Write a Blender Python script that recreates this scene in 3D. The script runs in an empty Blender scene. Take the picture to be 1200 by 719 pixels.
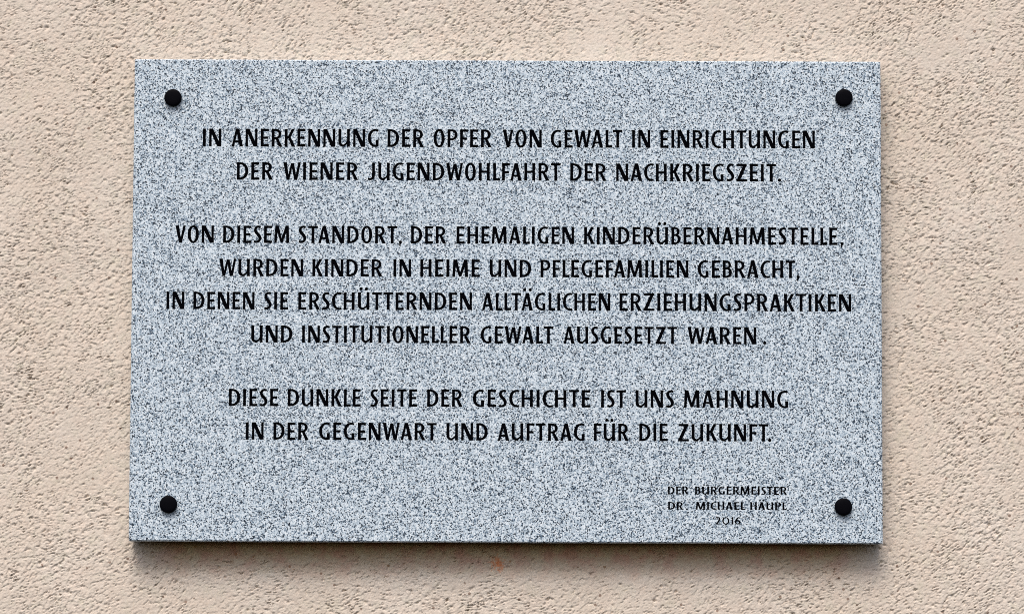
import bpy, math, random
import numpy as np
from mathutils import Vector, Matrix
from mathutils.geometry import delaunay_2d_cdt

# ------------------------------------------------------------------ camera
scene = bpy.context.scene
COL = scene.collection
MM = 0.001
CZ = 2.05                       # height of the plaque's centre above the pavement

cam_data = bpy.data.cameras.new('camera')
cam_data.sensor_width = 36
cam_data.lens = 135
cam_data.clip_start = 0.05
cam_data.clip_end = 200
cam = bpy.data.objects.new('camera', cam_data)
COL.objects.link(cam)
def rot(a, b, c):
    return (Matrix.Rotation(c, 3, 'Z') @ Matrix.Rotation(b, 3, 'Y') @ Matrix.Rotation(a, 3, 'X'))
# pose found against the slab's front face (x right, y up, z out of the wall)
R_wall = rot(0.09073, 0.00320, 0.00389)
TO_WORLD = Matrix(((1, 0, 0), (0, 0, -1), (0, 1, 0)))
cam.matrix_world = Matrix.Translation(Vector((0.02229, -4.46549, CZ - 0.41430))) @ (TO_WORLD @ R_wall).to_4x4()
scene.camera = cam

# ------------------------------------------------------------------ light
SUN_EL, SUN_AZ = math.radians(54), math.radians(191)
world = bpy.data.worlds.new('World')
scene.world = world
world.use_nodes = True
wn = world.node_tree
wn.nodes.clear()
wo = wn.nodes.new('ShaderNodeOutputWorld')
wb = wn.nodes.new('ShaderNodeBackground')
sky = wn.nodes.new('ShaderNodeTexSky')
sky.sky_type = 'NISHITA'
sky.sun_disc = False
sky.sun_elevation = SUN_EL
sky.sun_rotation = SUN_AZ
sky.air_density = 0.75
sky.dust_density = 4.0
sky.ozone_density = 0.4
wb.inputs['Strength'].default_value = 0.12
wn.links.new(sky.outputs[0], wb.inputs['Color'])
wn.links.new(wb.outputs[0], wo.inputs['Surface'])

sd = bpy.data.lights.new('sun', 'SUN')
sd.energy = 1.5
sd.angle = math.radians(30)
sd.color = (1.0, 0.95, 0.90)
sun = bpy.data.objects.new('sun', sd)
COL.objects.link(sun)
sdir = Vector((math.sin(SUN_AZ) * math.cos(SUN_EL), math.cos(SUN_AZ) * math.cos(SUN_EL), math.sin(SUN_EL)))
sun.rotation_euler = sdir.to_track_quat('Z', 'Y').to_euler()
sun.location = (-2, -3, 5)

vs = scene.view_settings
vs.view_transform = 'Standard'
vs.look = 'None'
vs.exposure = 0.57
vs.gamma = 1.0
vs.use_curve_mapping = False
scene.cycles.filter_width = 1.0
scene.cycles.use_denoising = False
scene.cycles.max_bounces = 6
scene.render.film_transparent = False

# ------------------------------------------------------------------ node helpers
def material(name):
    m = bpy.data.materials.new(name)
    m.use_nodes = True
    nt = m.node_tree
    return m, nt, nt.nodes['Principled BSDF']
class NT:
    def __init__(s, nt): s.nt = nt
    def n(s, t, ins=None, **kw):
        nd = s.nt.nodes.new(t)
        for k, v in kw.items(): setattr(nd, k, v)
        for k, v in (ins or {}).items():
            if isinstance(v, bpy.types.NodeSocket): s.nt.links.new(v, nd.inputs[k])
            else: nd.inputs[k].default_value = v
        return nd
    def ramp(s, fac, stops, interp='LINEAR'):
        r = s.nt.nodes.new('ShaderNodeValToRGB')
        r.color_ramp.interpolation = interp
        el = r.color_ramp.elements
        while len(el) < len(stops): el.new(0.5)
        for e, (p, c) in zip(el, stops):
            e.position = p
            e.color = (c, c, c, 1) if isinstance(c, (int, float)) else (*c, 1)
        s.nt.links.new(fac, r.inputs[0])
        return r.outputs[0]
    def mix(s, fac, a, b, mode='MIX'):
        m = s.nt.nodes.new('ShaderNodeMix')
        m.data_type = 'RGBA'; m.blend_type = mode
        for i, v in ((0, fac), (6, a), (7, b)):
            if isinstance(v, bpy.types.NodeSocket): s.nt.links.new(v, m.inputs[i])
            elif i == 0: m.inputs[i].default_value = v
            else: m.inputs[i].default_value = (*v, 1)
        return m.outputs[2]
    def math(s, op, a, b=0.0, clamp=False):
        m = s.n('ShaderNodeMath', {0: a, 1: b}, operation=op, use_clamp=clamp)
        return m.outputs[0]

# ------------------------------------------------------------------ materials
def make_plaster():
    m, nt, bs = material('beige_scraped_plaster')
    t = NT(nt)
    co = t.n('ShaderNodeTexCoord').outputs['Object']
    big = t.n('ShaderNodeTexNoise', {'Vector': co, 'Scale': 6.0, 'Detail': 4.0, 'Roughness': 0.6}).outputs[0]
    mid = t.n('ShaderNodeTexNoise', {'Vector': co, 'Scale': 55.0, 'Detail': 4.0, 'Roughness': 0.6}).outputs[0]
    fine = t.n('ShaderNodeTexNoise', {'Vector': co, 'Scale': 420.0, 'Detail': 3.0, 'Roughness': 0.7}).outputs[0]
    c = t.ramp(big, [(0.3, (0.59, 0.52, 0.435)), (0.7, (0.63, 0.578, 0.508))])
    c = t.mix(t.ramp(mid, [(0.42, 0.0), (0.68, 0.4)]), c, (0.665, 0.55, 0.46))
    c = t.mix(t.ramp(mid, [(0.3, 0.35), (0.45, 0.0)]), c, (0.57, 0.53, 0.41))
    c = t.mix(t.ramp(fine, [(0.3, 0.25), (0.5, 0.0)]), c, (0.45, 0.33, 0.22))
    # rusty brown grains of sand showing here and there
    v = t.n('ShaderNodeTexVoronoi', {'Vector': co, 'Scale': 190.0}, feature='F1')
    sep = t.n('ShaderNodeSeparateColor', {0: v.outputs['Color']})
    pick = t.math('GREATER_THAN', sep.outputs[0], 0.985)
    near = t.math('LESS_THAN', v.outputs['Distance'], 0.33)
    c = t.mix(t.math('MULTIPLY', t.math('MULTIPLY', pick, near), 0.75), c, (0.17, 0.10, 0.07))
    # warm brown of the slab's shadow, painted into the plaster colour, fading downwards
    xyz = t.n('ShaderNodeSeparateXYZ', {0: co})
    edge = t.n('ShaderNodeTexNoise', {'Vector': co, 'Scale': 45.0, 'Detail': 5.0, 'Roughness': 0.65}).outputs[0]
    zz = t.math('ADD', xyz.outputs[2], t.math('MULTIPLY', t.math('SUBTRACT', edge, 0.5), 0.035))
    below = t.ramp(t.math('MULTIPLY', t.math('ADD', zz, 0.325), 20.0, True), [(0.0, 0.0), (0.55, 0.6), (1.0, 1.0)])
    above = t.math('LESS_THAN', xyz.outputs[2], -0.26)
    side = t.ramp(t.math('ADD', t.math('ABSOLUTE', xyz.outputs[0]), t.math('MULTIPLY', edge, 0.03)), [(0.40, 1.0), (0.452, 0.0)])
    shade_fac = t.math('MULTIPLY', t.math('MULTIPLY', below, above), t.math('MULTIPLY', side, 0.9))
    shade_tint = t.mix(t.ramp(edge, [(0.42, 0.0), (0.6, 1.0)]), (0.42, 0.27, 0.055), (0.42, 0.155, 0.05))
    c = t.mix(shade_fac, c, shade_tint)
    # the small rust-red spot under the slab
    d = t.n('ShaderNodeVectorMath', {0: co, 1: (-0.0093, 0.0, -0.3060)}, operation='SUBTRACT').outputs[0]
    dx = t.n('ShaderNodeSeparateXYZ', {0: d})
    dist = t.math('SQRT', t.math('ADD', t.math('POWER', dx.outputs[0], 2.0), t.math('POWER', t.math('MULTIPLY', dx.outputs[2], 0.8), 2.0)))
    dist = t.math('ADD', dist, t.math('MULTIPLY', t.math('SUBTRACT', t.n('ShaderNodeTexNoise', {'Vector': co, 'Scale': 330.0, 'Detail': 4.0}).outputs[0], 0.5), 0.022))
    c = t.mix(t.ramp(t.math('MULTIPLY', dist, 100.0), [(0.1, 0.95), (0.45, 0.65), (0.85, 0.0)]), c, (0.60, 0.22, 0.09))
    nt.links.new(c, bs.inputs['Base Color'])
    bs.inputs['Roughness'].default_value = 0.95
    bs.inputs['Specular IOR Level'].default_value = 0.15
    b = t.n('ShaderNodeBump', {'Height': t.n('ShaderNodeTexNoise', {'Vector': co, 'Scale': 520.0, 'Detail': 3.0, 'Roughness': 0.7}).outputs[0], 'Strength': 0.5, 'Distance': 0.0005})
    nt.links.new(b.outputs[0], bs.inputs['Normal'])
    return m

def make_granite():
    m, nt, bs = material('speckled_blue_grey_granite')
    t = NT(nt)
    co = t.n('ShaderNodeTexCoord').outputs['Object']
    wob = t.n('ShaderNodeTexNoise', {'Vector': co, 'Scale': 640.0, 'Detail': 2.0}).outputs['Color']
    dw = t.n('ShaderNodeVectorMath', {0: wob, 1: (0.5, 0.5, 0.5)}, operation='SUBTRACT').outputs[0]
    dw = t.n('ShaderNodeVectorMath', {0: dw, 'Scale': 0.0013}, operation='SCALE').outputs[0]
    cw = t.n('ShaderNodeVectorMath', {0: co, 1: dw}, operation='ADD').outputs[0]
    v1 = t.n('ShaderNodeTexVoronoi', {'Vector': cw, 'Scale': 780.0}, feature='F1')
    s1 = t.n('ShaderNodeSeparateColor', {0: v1.outputs['Color']})
    clus = t.n('ShaderNodeTexNoise', {'Vector': co, 'Scale': 60.0, 'Detail': 3.0, 'Roughness': 0.6}).outputs[0]
    r = t.math('ADD', s1.outputs[0], t.math('MULTIPLY', t.math('SUBTRACT', clus, 0.5), 0.16))
    white = t.ramp(s1.outputs[1], [(0.0, (0.35, 0.435, 0.505)), (0.45, (0.53, 0.63, 0.70)), (1.0, (0.73, 0.805, 0.85))])
    c = t.ramp(r, [(0.0, (0.012, 0.022, 0.036)), (0.13, (0.03, 0.055, 0.085)), (0.22, (0.18, 0.24, 0.31)), (0.32, (0.52, 0.585, 0.65)), (0.41, (1, 1, 1))])
    c = t.mix(1.0, c, white, 'MULTIPLY')
    # single larger black mica flakes
    v2 = t.n('ShaderNodeTexVoronoi', {'Vector': cw, 'Scale': 430.0}, feature='F1')
    s2 = t.n('ShaderNodeSeparateColor', {0: v2.outputs['Color']})
    k = t.math('MULTIPLY', t.math('GREATER_THAN', s2.outputs[0], 0.86), t.math('LESS_THAN', v2.outputs['Distance'], 0.36))
    c = t.mix(t.math('MULTIPLY', k, 0.9), c, (0.022, 0.034, 0.052))
    nt.links.new(c, bs.inputs['Base Color'])
    nt.links.new(t.ramp(s1.outputs[2], [(0.0, 0.35), (1.0, 0.6)]), bs.inputs['Roughness'])
    bs.inputs['Specular IOR Level'].default_value = 0.35
    b = t.n('ShaderNodeBump', {'Height': s1.outputs[0], 'Strength': 0.15, 'Distance': 0.0003})
    nt.links.new(b.outputs[0], bs.inputs['Normal'])
    return m

def make_plain(name, col, rough, spec, metal=0.0, noise=0.0):
    m, nt, bs = material(name)
    t = NT(nt)
    co = t.n('ShaderNodeTexCoord').outputs['Object']
    n = t.n('ShaderNodeTexNoise', {'Vector': co, 'Scale': 900.0, 'Detail': 3.0}).outputs[0]
    c = t.mix(n, tuple(v * (1 - noise) for v in col), tuple(min(1, v * (1 + noise)) for v in col))
    nt.links.new(c, bs.inputs['Base Color'])
    bs.inputs['Roughness'].default_value = rough
    bs.inputs['Specular IOR Level'].default_value = spec
    bs.inputs['Metallic'].default_value = metal
    return m

PLASTER = make_plaster()
GRANITE = make_granite()
PAINT = make_plain('black_lettering_paint', (0.002, 0.002, 0.003), 0.9, 0.0, noise=0.3)
CAP = make_plain('black_screw_cap', (0.002, 0.002, 0.0035), 0.5, 0.03, noise=0.3)
STEEL = make_plain('dull_steel', (0.35, 0.35, 0.36), 0.5, 0.5, 0.9, 0.1)

def link_mesh(name, verts, faces, mat, parent=None, smooth=False):
    me = bpy.data.meshes.new(name)
    me.from_pydata(verts, [], faces)
    me.materials.append(mat)
    if smooth: me.shade_smooth()
    me.update()
    o = bpy.data.objects.new(name, me)
    COL.objects.link(o)
    if parent: o.parent = parent
    return o

# ------------------------------------------------------------------ plastered wall
WALL_Y = 0.0335                  # mean plane of the plaster behind the slab's front face (y = 0)
def fft_noise(rng, shape, f):
    n = np.fft.rfft2(rng.standard_normal(shape)) * f
    a = np.fft.irfft2(n, s=shape)
    return ((a - a.mean()) / a.std()).astype(np.float32)

def build_wall():
    NZ, NX = 1024, 2048          # one sample per millimetre, wraps round
    rng = np.random.default_rng(7)
    fz = np.fft.fftfreq(NZ)[:, None]
    fx = np.fft.rfftfreq(NX)[None, :]
    def aniso(deg, l_along, l_across, sharp=2.0):
        a = math.radians(deg)
        u = fx * math.cos(a) + fz * math.sin(a)
        w = -fx * math.sin(a) + fz * math.cos(a)
        r = np.sqrt((u * l_along) ** 2 + (w * l_across) ** 2)
        return (r ** 1.2) * np.exp(-(r ** sharp))
    lowp = lambda L: np.exp(-((np.sqrt(fx ** 2 + fz ** 2) * L) ** 2))
    a1 = fft_noise(rng, (NZ, NX), aniso(14, 12, 4.4))
    a2 = fft_noise(rng, (NZ, NX), aniso(34, 11, 4.2))
    a3 = fft_noise(rng, (NZ, NX), aniso(20, 5.0, 2.9))
    k = 1 / (1 + np.exp(-2.2 * fft_noise(rng, (NZ, NX), lowp(110))))
    base = a1 * k + a2 * (1 - k)
    n = 0.8 * base + 0.36 * a3
    # lips that hang over: skew the field downwards by its own height
    zi, xi = np.mgrid[0:NZ, 0:NX].astype(np.float32)
    def samp(a, z, x):
        z0 = np.floor(z).astype(int); x0 = np.floor(x).astype(int)
        tz = (z - z0)[...]; tx = (x - x0)[...]
        z0 %= NZ; x0 %= NX; z1 = (z0 + 1) % NZ; x1 = (x0 + 1) % NX
        return ((a[z0, x0] * (1 - tx) + a[z0, x1] * tx) * (1 - tz) + (a[z1, x0] * (1 - tx) + a[z1, x1] * tx) * tz)
    sk = np.clip(n, -1.6, 1.6)
    h = samp(n, zi + 1.3 * sk, xi)
    h = np.where(h > 0.4, 0.4 + (h - 0.4) * 0.35, h)           # scraped flat on top
    h = np.where(h < -0.2, -0.2 + (h + 0.2) * 1.25, h)
    amp = np.clip(0.95 + 0.18 * fft_noise(rng, (NZ, NX), lowp(70)) + 0.12 * fft_noise(rng, (NZ, NX), lowp(25)), 0.2, 1.4)
    h = np.where(h < -0.7, h * 1.6 + 0.42, h) * amp * 0.86                                          # millimetres
    h += 0.10 * fft_noise(rng, (NZ, NX), aniso(20, 3.0, 2.2))
    h += 0.4 * fft_noise(rng, (NZ, NX), lowp(110))
    # open pores
    for _ in range(1700):
        z, x = rng.integers(4, NZ - 4), rng.integers(4, NX - 4)
        r = rng.uniform(0.8, 1.5); dpt = rng.uniform(1.2, 3.4)
        zz, xx = np.mgrid[-3:4, -3:4]
        h[z - 3:z + 4, x - 3:x + 4] -= dpt * np.exp(-((xx / (r * 1.4)) ** 2 + (zz / r) ** 2))
    def axis(half_dense, half_all):
        v = list(np.arange(-half_dense, half_dense + 0.01, 1.0))
        s, p, out = 1.0, half_dense, []
        while p < half_all:
            s = min(s * 1.06, 9.0); p += s; out.append(p)
        return np.array([-q for q in reversed(out)] + v + out, dtype=np.float32)
    X = axis(632, 1400); Z = axis(384, 1000)
    gx, gz = np.meshgrid(X, Z)
    H = samp(h, gz + NZ / 2, gx + NX / 2)
    nx, nz = len(X), len(Z)
    co = np.empty((nz, nx, 3), dtype=np.float32)
    co[..., 0] = gx * MM; co[..., 1] = -H * MM; co[..., 2] = gz * MM
    front = co.reshape(-1, 3)
    # closed block behind the front sheet
    ring = np.concatenate([np.arange(nx), np.arange(1, nz) * nx + nx - 1, (nz - 1) * nx + np.arange(nx - 2, -1, -1), np.arange(nz - 2, 0, -1) * nx])
    back = front[ring].copy(); back[:, 1] = 0.30
    verts = np.concatenate([front, back])
    i = (np.arange(nz - 1)[:, None] * nx + np.arange(nx - 1)[None, :]).ravel()
    q = np.stack([i, i + 1, i + nx + 1, i + nx], 1)
    nr = len(ring); a = np.arange(nr); b = (a + 1) % nr; n0 = len(front)
    q2 = np.stack([ring[b], ring[a], n0 + a, n0 + b], 1)
    quads = np.concatenate([q, q2]).astype(np.int32)
    me = bpy.data.meshes.new('plastered_wall')
    nq = len(quads)
    me.vertices.add(len(verts)); me.vertices.foreach_set('co', verts.ravel())
    me.loops.add(nq * 4 + nr)
    me.loops.foreach_set('vertex_index', np.concatenate([quads.ravel(), n0 + a[::-1]]).astype(np.int32))
    me.polygons.add(nq + 1)
    me.polygons.foreach_set('loop_start', np.concatenate([np.arange(nq) * 4, [nq * 4]]).astype(np.int32))
    me.polygons.foreach_set('use_smooth', np.concatenate([np.ones(len(q), bool), np.zeros(len(q2) + 1, bool)]))
    me.update(calc_edges=True)
    me.validate()
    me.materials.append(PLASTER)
    o = bpy.data.objects.new('plastered_wall', me)
    COL.objects.link(o)
    o.location = (0, WALL_Y, CZ)
    o['label'] = 'rough beige scraped plaster wall behind the granite plaque'
    o['category'] = 'wall'
    return o
build_wall()

# ------------------------------------------------------------------ lettering
# Glyphs are drawn in millimetres at a capital height of 20.6; every shape is a list of quads.
CAPH = 20.6
def bar(x0a, x0b, y0, x1a, x1b, y1, waist=0.0):
    """upright or slanting stroke with level ends, a little thinner at its middle"""
    ym = (y0 + y1) / 2; ma = (x0a + x1a) / 2 + waist; mb = (x0b + x1b) / 2 - waist
    return [[(x0a, y0), (x0b, y0), (mb, ym), (ma, ym)], [(ma, ym), (mb, ym), (x1b, y1), (x1a, y1)]]
def stem(x, y0=0.0, y1=CAPH, w=3.7):
    return bar(x, x + w, y0, x, x + w, y1, 0.18)
def arm(x0, x1, y, w=2.8, flare=0.3, up=0.0):
    return [[(x0, y), (x1, y - flare * (up <= 0)), (x1, y + w + flare * (up >= 0)), (x0, y + w)]]
def ribbon(pts, ws):
    """bent stroke along a centre line with a width at each point"""
    n = len(pts); L = []; Rr = []
    for i in range(n):
        p = Vector(pts[max(i - 1, 0)]); q = Vector(pts[min(i + 1, n - 1)])
        d = (q - p).normalized(); nn = Vector((-d.y, d.x)); c = Vector(pts[i]); w = ws[i] / 2
        L.append(tuple(c + nn * w)); Rr.append(tuple(c - nn * w))
    return [[L[i], Rr[i], Rr[i + 1], L[i + 1]] for i in range(n - 1)]
def arc(cx, cy, rx, ry, a0, a1, wv, wh, n=16, p=1.0, w_end=None):
    """wv: stroke width where the arc runs upright, wh: where it runs level"""
    pts, ws = [], []
    for i in range(n + 1):
        a = math.radians(a0 + (a1 - a0) * i / n)
        c, s = math.cos(a), math.sin(a)
        c2 = math.copysign(abs(c) ** p, c); s2 = math.copysign(abs(s) ** p, s)
        pts.append((cx + rx * c2, cy + ry * s2))
        ws.append(wv * c * c + wh * s * s)
    if w_end:
        for j, w in enumerate(w_end): ws[j - len(w_end)] = w
    return pts, ws
def spline(ctrl, ws, n=6):
    P = [Vector(c) for c in ctrl]; out, wo_ = [], []
    for i in range(len(P) - 1):
        a = P[max(i - 1, 0)]; b = P[i]; c = P[i + 1]; d = P[min(i + 2, len(P) - 1)]
        for k in range(n):
            t = k / n
            out.append(tuple(0.5 * (2 * b + (c - a) * t + (2 * a - 5 * b + 4 * c - d) * t * t + (3 * b - a - 3 * c + d) * t ** 3)))
            wo_.append(ws[i] + (ws[i + 1] - ws[i]) * t)
    out.append(tuple(P[-1])); wo_.append(ws[-1])
    return out, wo_
def dot(x, y, r):
    pts = [(x + r * math.cos(math.tau * i / 10), y + r * math.sin(math.tau * i / 10)) for i in range(10)]
    return [pts]
H = CAPH
S, T2 = 3.7, 2.8
G = {}
G['I'] = (stem(0), 3.7)
G['E'] = (stem(0) + arm(1, 9.6, H - T2, up=-1) + arm(1, 8.7, 8.9, 2.7, 0.15) + arm(1, 9.8, 0, up=1), 9.8)
G['F'] = (stem(0) + arm(1, 9.4, H - T2, up=-1) + arm(1, 8.4, 8.6, 2.7, 0.15), 9.4)
G['L'] = (stem(0) + arm(1, 8.3, 0, up=1), 8.3)
G['T'] = (arm(0, 11.5, H - T2, flare=0) + stem(3.95, 0, H - 1), 11.5)
G['H'] = (stem(0) + stem(9.4) + arm(1, 12, 9.0, 2.7, 0), 13.1)
G['N'] = (stem(0, w=3.2) + stem(11.1, w=3.2) + bar(9.5, 14.3, 0, 0, 4.6, H), 14.3)
G['M'] = (bar(0, 3.1, 0, 1.2, 4.6, H) + bar(14.4, 18.1, 0, 14.0, 17.4, H) + bar(7.6, 10.2, 0.6, 1.2, 5.4, H) + bar(7.4, 10.4, 0.6, 13.4, 17.3, H), 18.1)
G['A'] = (bar(0, 3.1, 0, 5.0, 7.9, H) + bar(9.5, 13.7, 0, 5.0, 8.9, H) + arm(2.6, 10.8, 4.6, 2.6, 0), 13.7)
G['V'] = (bar(4.6, 7.6, 0, 0, 4.2, H) + bar(5.0, 7.8, 0, 9.2, 12.2, H), 12.2)
G['W'] = (bar(3.9, 6.9, 0, 0, 4.2, H) + bar(4.5, 7.2, 0, 8.8, 11.4, H * .95) + bar(12.6, 15.8, 0, 8.8, 12.4, H * .95) + bar(13.4, 16.2, 0, 17.2, 20.2, H), 20.2)
G['K'] = (stem(0) + bar(2.4, 6.4, 9.3, 8.2, 11.9, H) + bar(8.3, 12.7, 0, 3.2, 6.6, 12.4), 12.5)
G['Z'] = (arm(0.6, 12.4, H - T2, flare=0) + arm(0, 12.8, 0, flare=0) + bar(0, 4.4, 1.2, 8.2, 12.4, H - 1.2), 12.8)
_o = arc(6.45, H / 2, 4.65, H / 2 - 1.05, 0, 360, 3.7, 2.7, 30, 0.93)
G['O'] = (ribbon(_o[0][:-1] + _o[0][:2], _o[1][:-1] + _o[1][:2]), 12.9)
_u = arc(5.9, 5.6, 4.1, 4.25, 180, 292, 3.7, 2.9, 12, 0.95)
G['U'] = (bar(0, 3.7, 5.4, -0.1, 3.6, H, 0.1) + ribbon(_u[0], _u[1]) + ribbon([(7.2, 2.05), (9.4, 3.6), (11.0, 6.2)], [2.4, 2.2, 1.6]) + stem(10.0), 13.7)
_d = arc(3.2, H / 2, 8.5, H / 2 - 1.4, 90, -90, 3.8, 2.7, 20, 0.88)
G['D'] = (stem(0) + ribbon([(1.5, H - 1.4)] + _d[0] + [(1.5, 1.4)], [2.8] + _d[1] + [2.8]), 13.6)
_c = arc(8.6, H / 2, 6.8, H / 2 - 1.2, 78, 285, 3.7, 2.6, 22, 0.93)
G['C'] = (ribbon([(11.0, H - 2.1)] + _c[0] + [(11.2, 1.9)], [2.9] + _c[1] + [2.7]), 11.2)
G['G'] = (ribbon([(12.0, H - 2.3)] + [(x * 1.04, y) for x, y in _c[0]] + [(11.2, 1.7)], [3.0] + _c[1] + [2.6]) + bar(9.2, 12.8, 0.5, 9.1, 12.8, 8.3, 0.05), 12.8)
_s = spline([(8.5, H - 2.0), (6.2, H - 1.25), (3.3, H - 2.2), (2.1, 15.4), (3.4, 12.2), (6.0, 9.4), (7.5, 6.2), (6.6, 2.7), (3.6, 1.3), (0.5, 2.0)],
            [2.9, 2.7, 3.0, 3.5, 3.8, 3.9, 3.6, 3.1, 2.7, 3.0], 4)
G['S'] = (ribbon(*_s), 9.2)
_p = arc(4.4, 14.2, 5.8, 5.1, 90, -90, 3.5, 2.6, 14, 0.9)
G['P'] = (stem(0) + ribbon([(1.5, H - 1.35)] + _p[0] + [(1.5, 9.1)], [2.7] + _p[1] + [2.5]), 11.9)
_r = arc(4.4, 14.6, 5.4, 4.65, 90, -90, 3.5, 2.6, 14, 0.9)
G['R'] = (stem(0) + ribbon([(1.5, H - 1.35)] + _r[0] + [(1.5, 9.95)], [2.7] + _r[1] + [2.5]) + bar(8.6, 13.0, 0, 4.0, 7.4, 10.4), 12.9)
_b1 = arc(4.2, 15.2, 4.1, 4.05, 90, -90, 3.3, 2.5, 12, 0.9)
_b2 = arc(4.2, 6.3, 5.0, 4.95, 90, -90, 3.6, 2.6, 14, 0.9)
G['B'] = (stem(0) + ribbon([(1.5, H - 1.35)] + _b1[0] + [(1.5, 11.2)], [2.7] + _b1[1] + [2.4]) + ribbon([(1.5, 11.25)] + _b2[0] + [(1.5, 1.35)], [2.4] + _b2[1] + [2.7]), 11.0)
_j = spline([(6.6, 7.0), (6.4, 4.0), (4.7, 1.8), (2.0, 1.3), (0.0, 1.9)], [3.7, 3.6, 3.0, 2.6, 2.8], 4)
G['J'] = (stem(4.8, 6.5, H) + ribbon(*_j), 8.5)
G['Ä'] = (G['A'][0] + dot(3.6, H + 3.6, 2.0) + dot(10.4, H + 3.6, 2.0), 13.7)
G['Ü'] = (G['U'][0] + dot(3.6, H + 3.9, 2.0) + dot(9.9, H + 3.9, 2.0), 13.7)
G['.'] = (dot(1.6, 1.7, 2.05), 3.2)
G[','] = (dot(1.8, 1.6, 2.0) + [[(0.6, 1.4), (3.4, 1.6), (1.2, -3.4), (0.1, -2.6)]], 3.4)
_2 = spline([(0.9, H - 2.4), (4.0, H - 1.2), (7.6, H - 2.6), (8.0, H - 7.0), (5.0, 7.0), (1.4, 1.9)], [2.6, 2.6, 3.2, 3.5, 3.2, 2.9], 4)
G['2'] = (ribbon(*_2) + arm(0, 11.2, 0, 2.7, 0), 11.2)
_0 = arc(8.2, H / 2, 6.6, H / 2 - 1.2, 0, 360, 3.2, 2.6, 26, 1.0)
G['0'] = (ribbon(_0[0][:-1] + _0[0][:2], _0[1][:-1] + _0[1][:2]), 16.4)
G['1'] = (stem(2.4, w=3.2) + bar(0, 1.8, H - 4.2, 2.6, 4.6, H - 0.4), 5.6)
_6 = arc(6.2, 6.3, 4.6, 5.0, 0, 360, 3.2, 2.6, 22, 1.0)
G['6'] = (ribbon(_6[0][:-1] + _6[0][:2], _6[1][:-1] + _6[1][:2]) + ribbon(*spline([(1.7, 7.0), (3.0, 13.0), (6.2, 17.4), (10.2, H - 0.9)], [3.2, 3.1, 2.9, 2.6], 4)), 12.4)
# space kept free left and right of each glyph
SB = {c: (1.85, 1.85) for c in G}
SB.update({'A': (0.9, 0.9), 'Ä': (0.9, 0.9), 'V': (0.8, 0.8), 'W': (0.6, 0.6), 'T': (0.9, 0.9), 'O': (1.5, 1.5), 'C': (1.4, 0.6), 'G': (1.4, 1.9),
           'D': (1.85, 1.4), 'E': (1.85, 1.2), 'F': (1.85, 0.6), 'L': (1.85, 0.3), 'K': (1.85, 0.5), 'R': (1.85, 0.6), 'P': (1.85, 1.0),
           'S': (1.3, 1.3), 'Z': (1.2, 1.2), 'J': (0.8, 1.85), 'B': (1.85, 1.3), 'N': (1.7, 1.7), 'M': (1.3, 1.8), 'H': (1.85, 1.85)})
KERN = {('A', 'T'): -0.6, ('T', 'A'): -1.2, ('L', 'T'): -0.7, ('F', 'A'): -1.2, ('W', 'A'): -0.8, ('T', 'Ä'): -1.2, ('P', 'F'): 0.0, ('R', 'T'): 0.2}

LINES = [
    (179.3, 21.2, [('IN', -357.0, -335.1), ('ANERKENNUNG', -323.2, -150.6), ('DER', -140.4, -97.4), ('OPFER', -86.2, -18.0), ('VON', -5.3, 40.7), ('GEWALT', 51.0, 135.1), ('IN', 146.3, 167.8), ('EINRICHTUNGEN', 179.5, 360.7)]),
    (140.1, 20.9, [('DER', -316.7, -274.2), ('WIENER', -262.2, -174.3), ('JUGENDWOHLFAHRT', -163.1, 62.8), ('DER', 73.9, 116.7), ('NACHKRIEGSZEIT', 127.7, 315.1), ('.', 317.4, 320.4)]),
    (65.8, 20.5, [('VON', -387.9, -342.6), ('DIESEM', -332.0, -254.4), ('STANDORT', -243.8, -128.3), (',', -126.1, -122.8), ('DER', -112.1, -70.7), ('EHEMALIGEN', -58.9, 78.8), ('KINDERÜBERNAHMESTELLE', 90.3, 386.7), (',', 390.3, 393.8)]),
    (26.8, 20.6, [('WURDEN', -336.1, -237.8), ('KINDER', -227.3, -145.0), ('IN', -132.5, -111.6), ('HEIME', -101.1, -31.1), ('UND', -19.8, 28.7), ('PFLEGEFAMILIEN', 39.5, 212.5), ('GEBRACHT', 223.3, 337.3), (',', 338.8, 342.0)]),
    (-12.2, 20.7, [('IN', -397.4, -376.3), ('DENEN', -366.0, -294.2), ('SIE', -283.4, -255.0), ('ERSCHÜTTERNDEN', -243.4, -40.2), ('ALLTÄGLICHEN', -28.6, 121.3), ('ERZIEHUNGSPRAKTIKEN', 131.8, 402.5)]),
    (-50.8, 20.2, [('UND', -297.9, -249.8), ('INSTITUTIONELLER', -238.6, -41.5), ('GEWALT', -30.0, 54.7), ('AUSGESETZT', 66.6, 199.3), ('WAREN', 211.3, 291.6), ('.', 299.8, 302.8)]),
    (-125.1, 20.4, [('DIESE', -323.2, -265.6), ('DUNKLE', -254.6, -169.3), ('SEITE', -158.4, -103.5), ('DER', -92.2, -50.5), ('GESCHICHTE', -38.9, 98.3), ('IST', 110.5, 139.7), ('UNS', 150.8, 195.4), ('MAHNUNG', 207.0, 328.7)]),
    (-164.1, 20.4, [('IN', -303.1, -282.1), ('DER', -271.0, -229.6), ('GEGENWART', -217.7, -80.6), ('UND', -69.3, -21.3), ('AUFTRAG', -9.7, 91.7), ('FÜR', 102.2, 143.1), ('DIE', 155.0, 188.3), ('ZUKUNFT', 200.2, 305.5), ('.', 305.3, 308.7)]),
    (-225.8, 9.4, [('DER', 188.6, 212.4), ('BÜRGERMEISTER', 220.1, 326.9)]),
    (-243.5, 9.1, [('DR', 188.8, 206.4), ('.', 209.6, 211.2), ('MICHAEL', 221.0, 278.2), ('HÄUPL', 284.2, 326.4)]),
    (-260.5, 8.6, [('2016', 244.3, 272.5)]),
]

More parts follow.
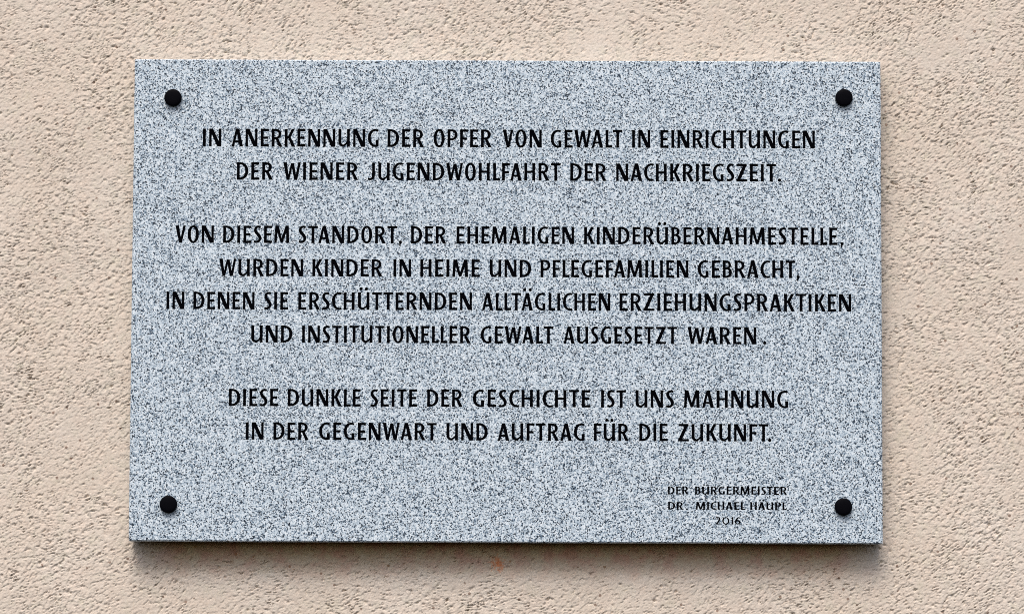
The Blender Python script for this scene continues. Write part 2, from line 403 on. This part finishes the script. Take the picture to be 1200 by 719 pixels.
SW, SH, ST = 876.0, 564.5, 28.0   # the slab in millimetres
DEPTH = 1.1                       # depth of the cut letters
rng = random.Random(3)

def lay_out():
    """every glyph as (line number, character, quads in slab millimetres)"""
    out = []
    for li, (base, cap, words) in enumerate(LINES):
        sy = cap / CAPH
        small = cap < 12
        for text, x0, x1 in words:
            adv, xs = 0.0, []
            for i, ch in enumerate(text):
                if i: adv += SB[text[i - 1]][1] + SB[ch][0] + KERN.get((text[i - 1], ch), 0)
                xs.append(adv); adv += G[ch][1]
            ink = adv
            if small or len(text) == 1: kx = (x1 - x0) / ink; extra = 0.0
            else:
                kx = max(0.94, min(1.06, (x1 - x0) / ink))
                extra = ((x1 - x0) - ink * kx) / max(1, len(text) - 1)
            if text in '.,': kx = 1.0 if not small else 0.6
            for i, ch in enumerate(text):
                ox = x0 + xs[i] * kx + extra * i
                jy = rng.uniform(-0.12, 0.12)
                qs = [[(ox + px * kx, base + jy + py * sy) for px, py in quad] for quad in G[ch][0]]
                if small:      # the signature is cut a little fatter for its size
                    qs = [[(a + sx, b + sz) for a, b in q] for q in qs for sx, sz in ((0, 0.05), (0.11, 0), (-0.11, 0), (0, -0.05))]
                out.append((li, ch, qs))
    return out

def build_plaque():
    root = bpy.data.objects.new('memorial_plaque', None)
    COL.objects.link(root)
    root.location = (0, 0, CZ)
    root.empty_display_size = 0.1
    root['label'] = 'speckled blue-grey granite memorial plaque with black German lettering, bolted to the beige plaster wall'
    root['category'] = 'plaque'

    glyphs = lay_out()
    # front sheet and letters come out of one triangulation, so that the cuts are true openings
    ch = 1.4
    def edge_pts(n):
        return [i / n for i in range(n)]
    corners = [(-SW / 2, -SH / 2), (SW / 2, -SH / 2), (SW / 2, SH / 2), (-SW / 2, SH / 2)]
    outer, inner = [], []
    for k in range(4):
        a = Vector(corners[k]); b = Vector(corners[(k + 1) % 4])
        n = 110 if k % 2 == 0 else 72
        d = (b - a).normalized(); nn = Vector((-d.y, d.x))
        for f in edge_pts(n):
            p = a.lerp(b, f)
            if f == 0:
                pd = (a - Vector(corners[k - 1])).normalized(); pn = Vector((-pd.y, pd.x))
                outer.append(tuple(p + (nn + pn) * 0.15)); inner.append(tuple(p + (nn + pn) * ch))
            else:
                j = rng.uniform(-0.18, 0.22) + (rng.uniform(0.4, 1.3) if rng.random() < 0.05 else 0)
                outer.append(tuple(p + nn * max(0, j * 0.35))); inner.append(tuple(p + nn * (ch + j)))
    verts = [Vector(p) for p in inner]
    nr = len(inner)
    edges = [(i, (i + 1) % nr) for i in range(nr)]
    polys = []
    for gi, (li, c, quads) in enumerate(glyphs):
        for q in quads:
            i0 = len(verts); m = len(q)
            verts += [Vector(p) for p in q]
            edges += [(i0 + k, i0 + (k + 1) % m) for k in range(m)]
            polys.append((gi, np.array(q)))
    vo, eo, fo, ov, oe, of = delaunay_2d_cdt(verts, edges, [], 0, 1e-4, True)
    P = np.array([(p.x, p.y) for p in vo]); F = np.array([tuple(f) for f in fo])
    cen = P[F].mean(axis=1)
    owner = np.full(len(F), -1)
    order = np.argsort(cen[:, 0]); cx = cen[order, 0]
    for gi, q in polys:
        lo_, hi_ = np.searchsorted(cx, [q[:, 0].min(), q[:, 0].max()])
        idx = order[lo_:hi_]
        idx = idx[(cen[idx, 1] > q[:, 1].min()) & (cen[idx, 1] < q[:, 1].max())]
        if not len(idx): continue
        px, py = cen[idx, 0], cen[idx, 1]
        inside = np.zeros(len(idx), bool)
        for k in range(len(q)):
            (ax, ay), (bx, by) = q[k], q[(k + 1) % len(q)]
            if ay == by: continue
            inside ^= ((ay > py) != (by > py)) & (px < (bx - ax) * (py - ay) / (by - ay) + ax)
        sel = idx[inside]
        owner[sel[owner[sel] < 0]] = gi
    owner = owner.tolist()
    # --- slab
    sv = [(p.x * MM, 0.0, p.y * MM) for p in vo]
    sf = [tuple(f) for f, g in zip(fo, owner) if g < 0]
    loc = {}
    for i, srcs in enumerate(ov):
        for s in srcs:
            if s < nr: loc[s] = i
    base = len(sv)
    sv += [(x * MM, 0.9 * ch * MM, z * MM) for x, z in outer]
    sv += [(x * MM, (ST - 1.2) * MM, z * MM) for x, z in outer]
    sv += [(x * 0.998 * MM, ST * MM, z * 0.997 * MM) for x, z in outer]
    for i in range(nr):
        j = (i + 1) % nr
        sf.append((loc[i], base + i, base + j, loc[j]))
        sf.append((base + i, base + nr + i, base + nr + j, base + j))
        sf.append((base + nr + i, base + 2 * nr + i, base + 2 * nr + j, base + nr + j))
    sf.append(tuple(base + 2 * nr + i for i in range(nr)))
    slab = link_mesh('stone_slab', sv, sf, GRANITE, root)
    import bmesh
    bm = bmesh.new(); bm.from_mesh(slab.data)
    loose = [v for v in bm.verts if not v.link_faces]
    bmesh.ops.delete(bm, geom=loose, context='VERTS')
    bm.normal_update(); bm.to_mesh(slab.data); bm.free()

    # --- lettering, one line of text as a part, each cut letter as a sub-part
    line_objs = []
    for li, (base_z, cap, words) in enumerate(LINES):
        lo = bpy.data.objects.new('inscription_line', None)
        COL.objects.link(lo); lo.parent = root
        lo.location = ((words[0][1] + words[-1][2]) / 2 * MM, 0, base_z * MM)
        lo.empty_display_size = 0.02
        text = ' '.join(w[0] for w in words).replace(' .', '.').replace(' ,', ',')
        lo['label'] = 'line of cut black capitals reading ' + text
        line_objs.append(lo)
    tri_of = {}
    for f, g in zip(fo, owner):
        if g >= 0: tri_of.setdefault(g, []).append(f)
    for gi, (li, c, quads) in enumerate(glyphs):
        tris = tri_of.get(gi, [])
        if not tris: continue
        lo = line_objs[li]
        ox, oz = lo.location.x, lo.location.z
        cnt = {}
        for f in tris:
            for k in range(len(f)):
                e = (f[k], f[(k + 1) % len(f)])
                key = (min(e), max(e))
                cnt[key] = cnt.get(key, 0) + 1
        ids, mv, mf = {}, [], []
        depth = DEPTH if LINES[li][1] > 12 else 0.6
        def vid(i, d):
            if (i, d) not in ids:
                ids[(i, d)] = len(mv)
                mv.append((vo[i].x * MM - ox, (depth if d else 0.0) * MM, vo[i].y * MM - oz))
            return ids[(i, d)]
        for f in tris: mf.append(tuple(vid(i, 1) for i in f))
        for (a, b), n in cnt.items():
            if n == 1: mf.append((vid(a, 0), vid(b, 0), vid(b, 1), vid(a, 1)))
        name = 'punctuation_mark' if c in '.,' else ('digit' if c.isdigit() else 'letter')
        link_mesh(name, mv, mf, PAINT, lo)

    # --- fixings: domed black caps on the front, steel spacers behind
    def lathe(prof, n=40):
        v, f = [], []
        for r, y in prof:
            for k in range(n):
                a = math.tau * k / n
                v.append((r * math.cos(a) * MM, y * MM, r * math.sin(a) * MM))
        m = len(prof)
        for i in range(m - 1):
            for k in range(n):
                f.append((i * n + k, i * n + (k + 1) % n, (i + 1) * n + (k + 1) % n, (i + 1) * n + k))
        f.append(tuple(range(n))); f.append(tuple((m - 1) * n + k for k in range(n)))
        return v, f
    cap_v, cap_f = lathe([(9.4, 0.25), (10.0, -0.2), (10.2, -1.0), (10.2, -4.2), (9.9, -5.2), (9.2, -5.9), (8.0, -6.3), (5.0, -6.6), (2.0, -6.7)])
    sp_v, sp_f = lathe([(7.0, ST - 0.1), (7.0, ST + 3.5), (7.0, ST + 6.0)], 20)
    spots = [(-392.2, 236.3), (394.7, 239.0), (-391.9, -239.7), (392.1, -239.7)]
    cap_me = sp_me = None
    for x, z in spots:
        if cap_me is None:
            c = link_mesh('screw_cap', cap_v, cap_f, CAP, root, True); cap_me = c.data
            s = link_mesh('spacer', sp_v, sp_f, STEEL, root, True); sp_me = s.data
        else:
            c = bpy.data.objects.new('screw_cap', cap_me); COL.objects.link(c); c.parent = root
            s = bpy.data.objects.new('spacer', sp_me); COL.objects.link(s); s.parent = root
        c.location = (x * MM, 0, z * MM)
        s.location = (x * MM, 0, z * MM)
    return root
build_plaque()
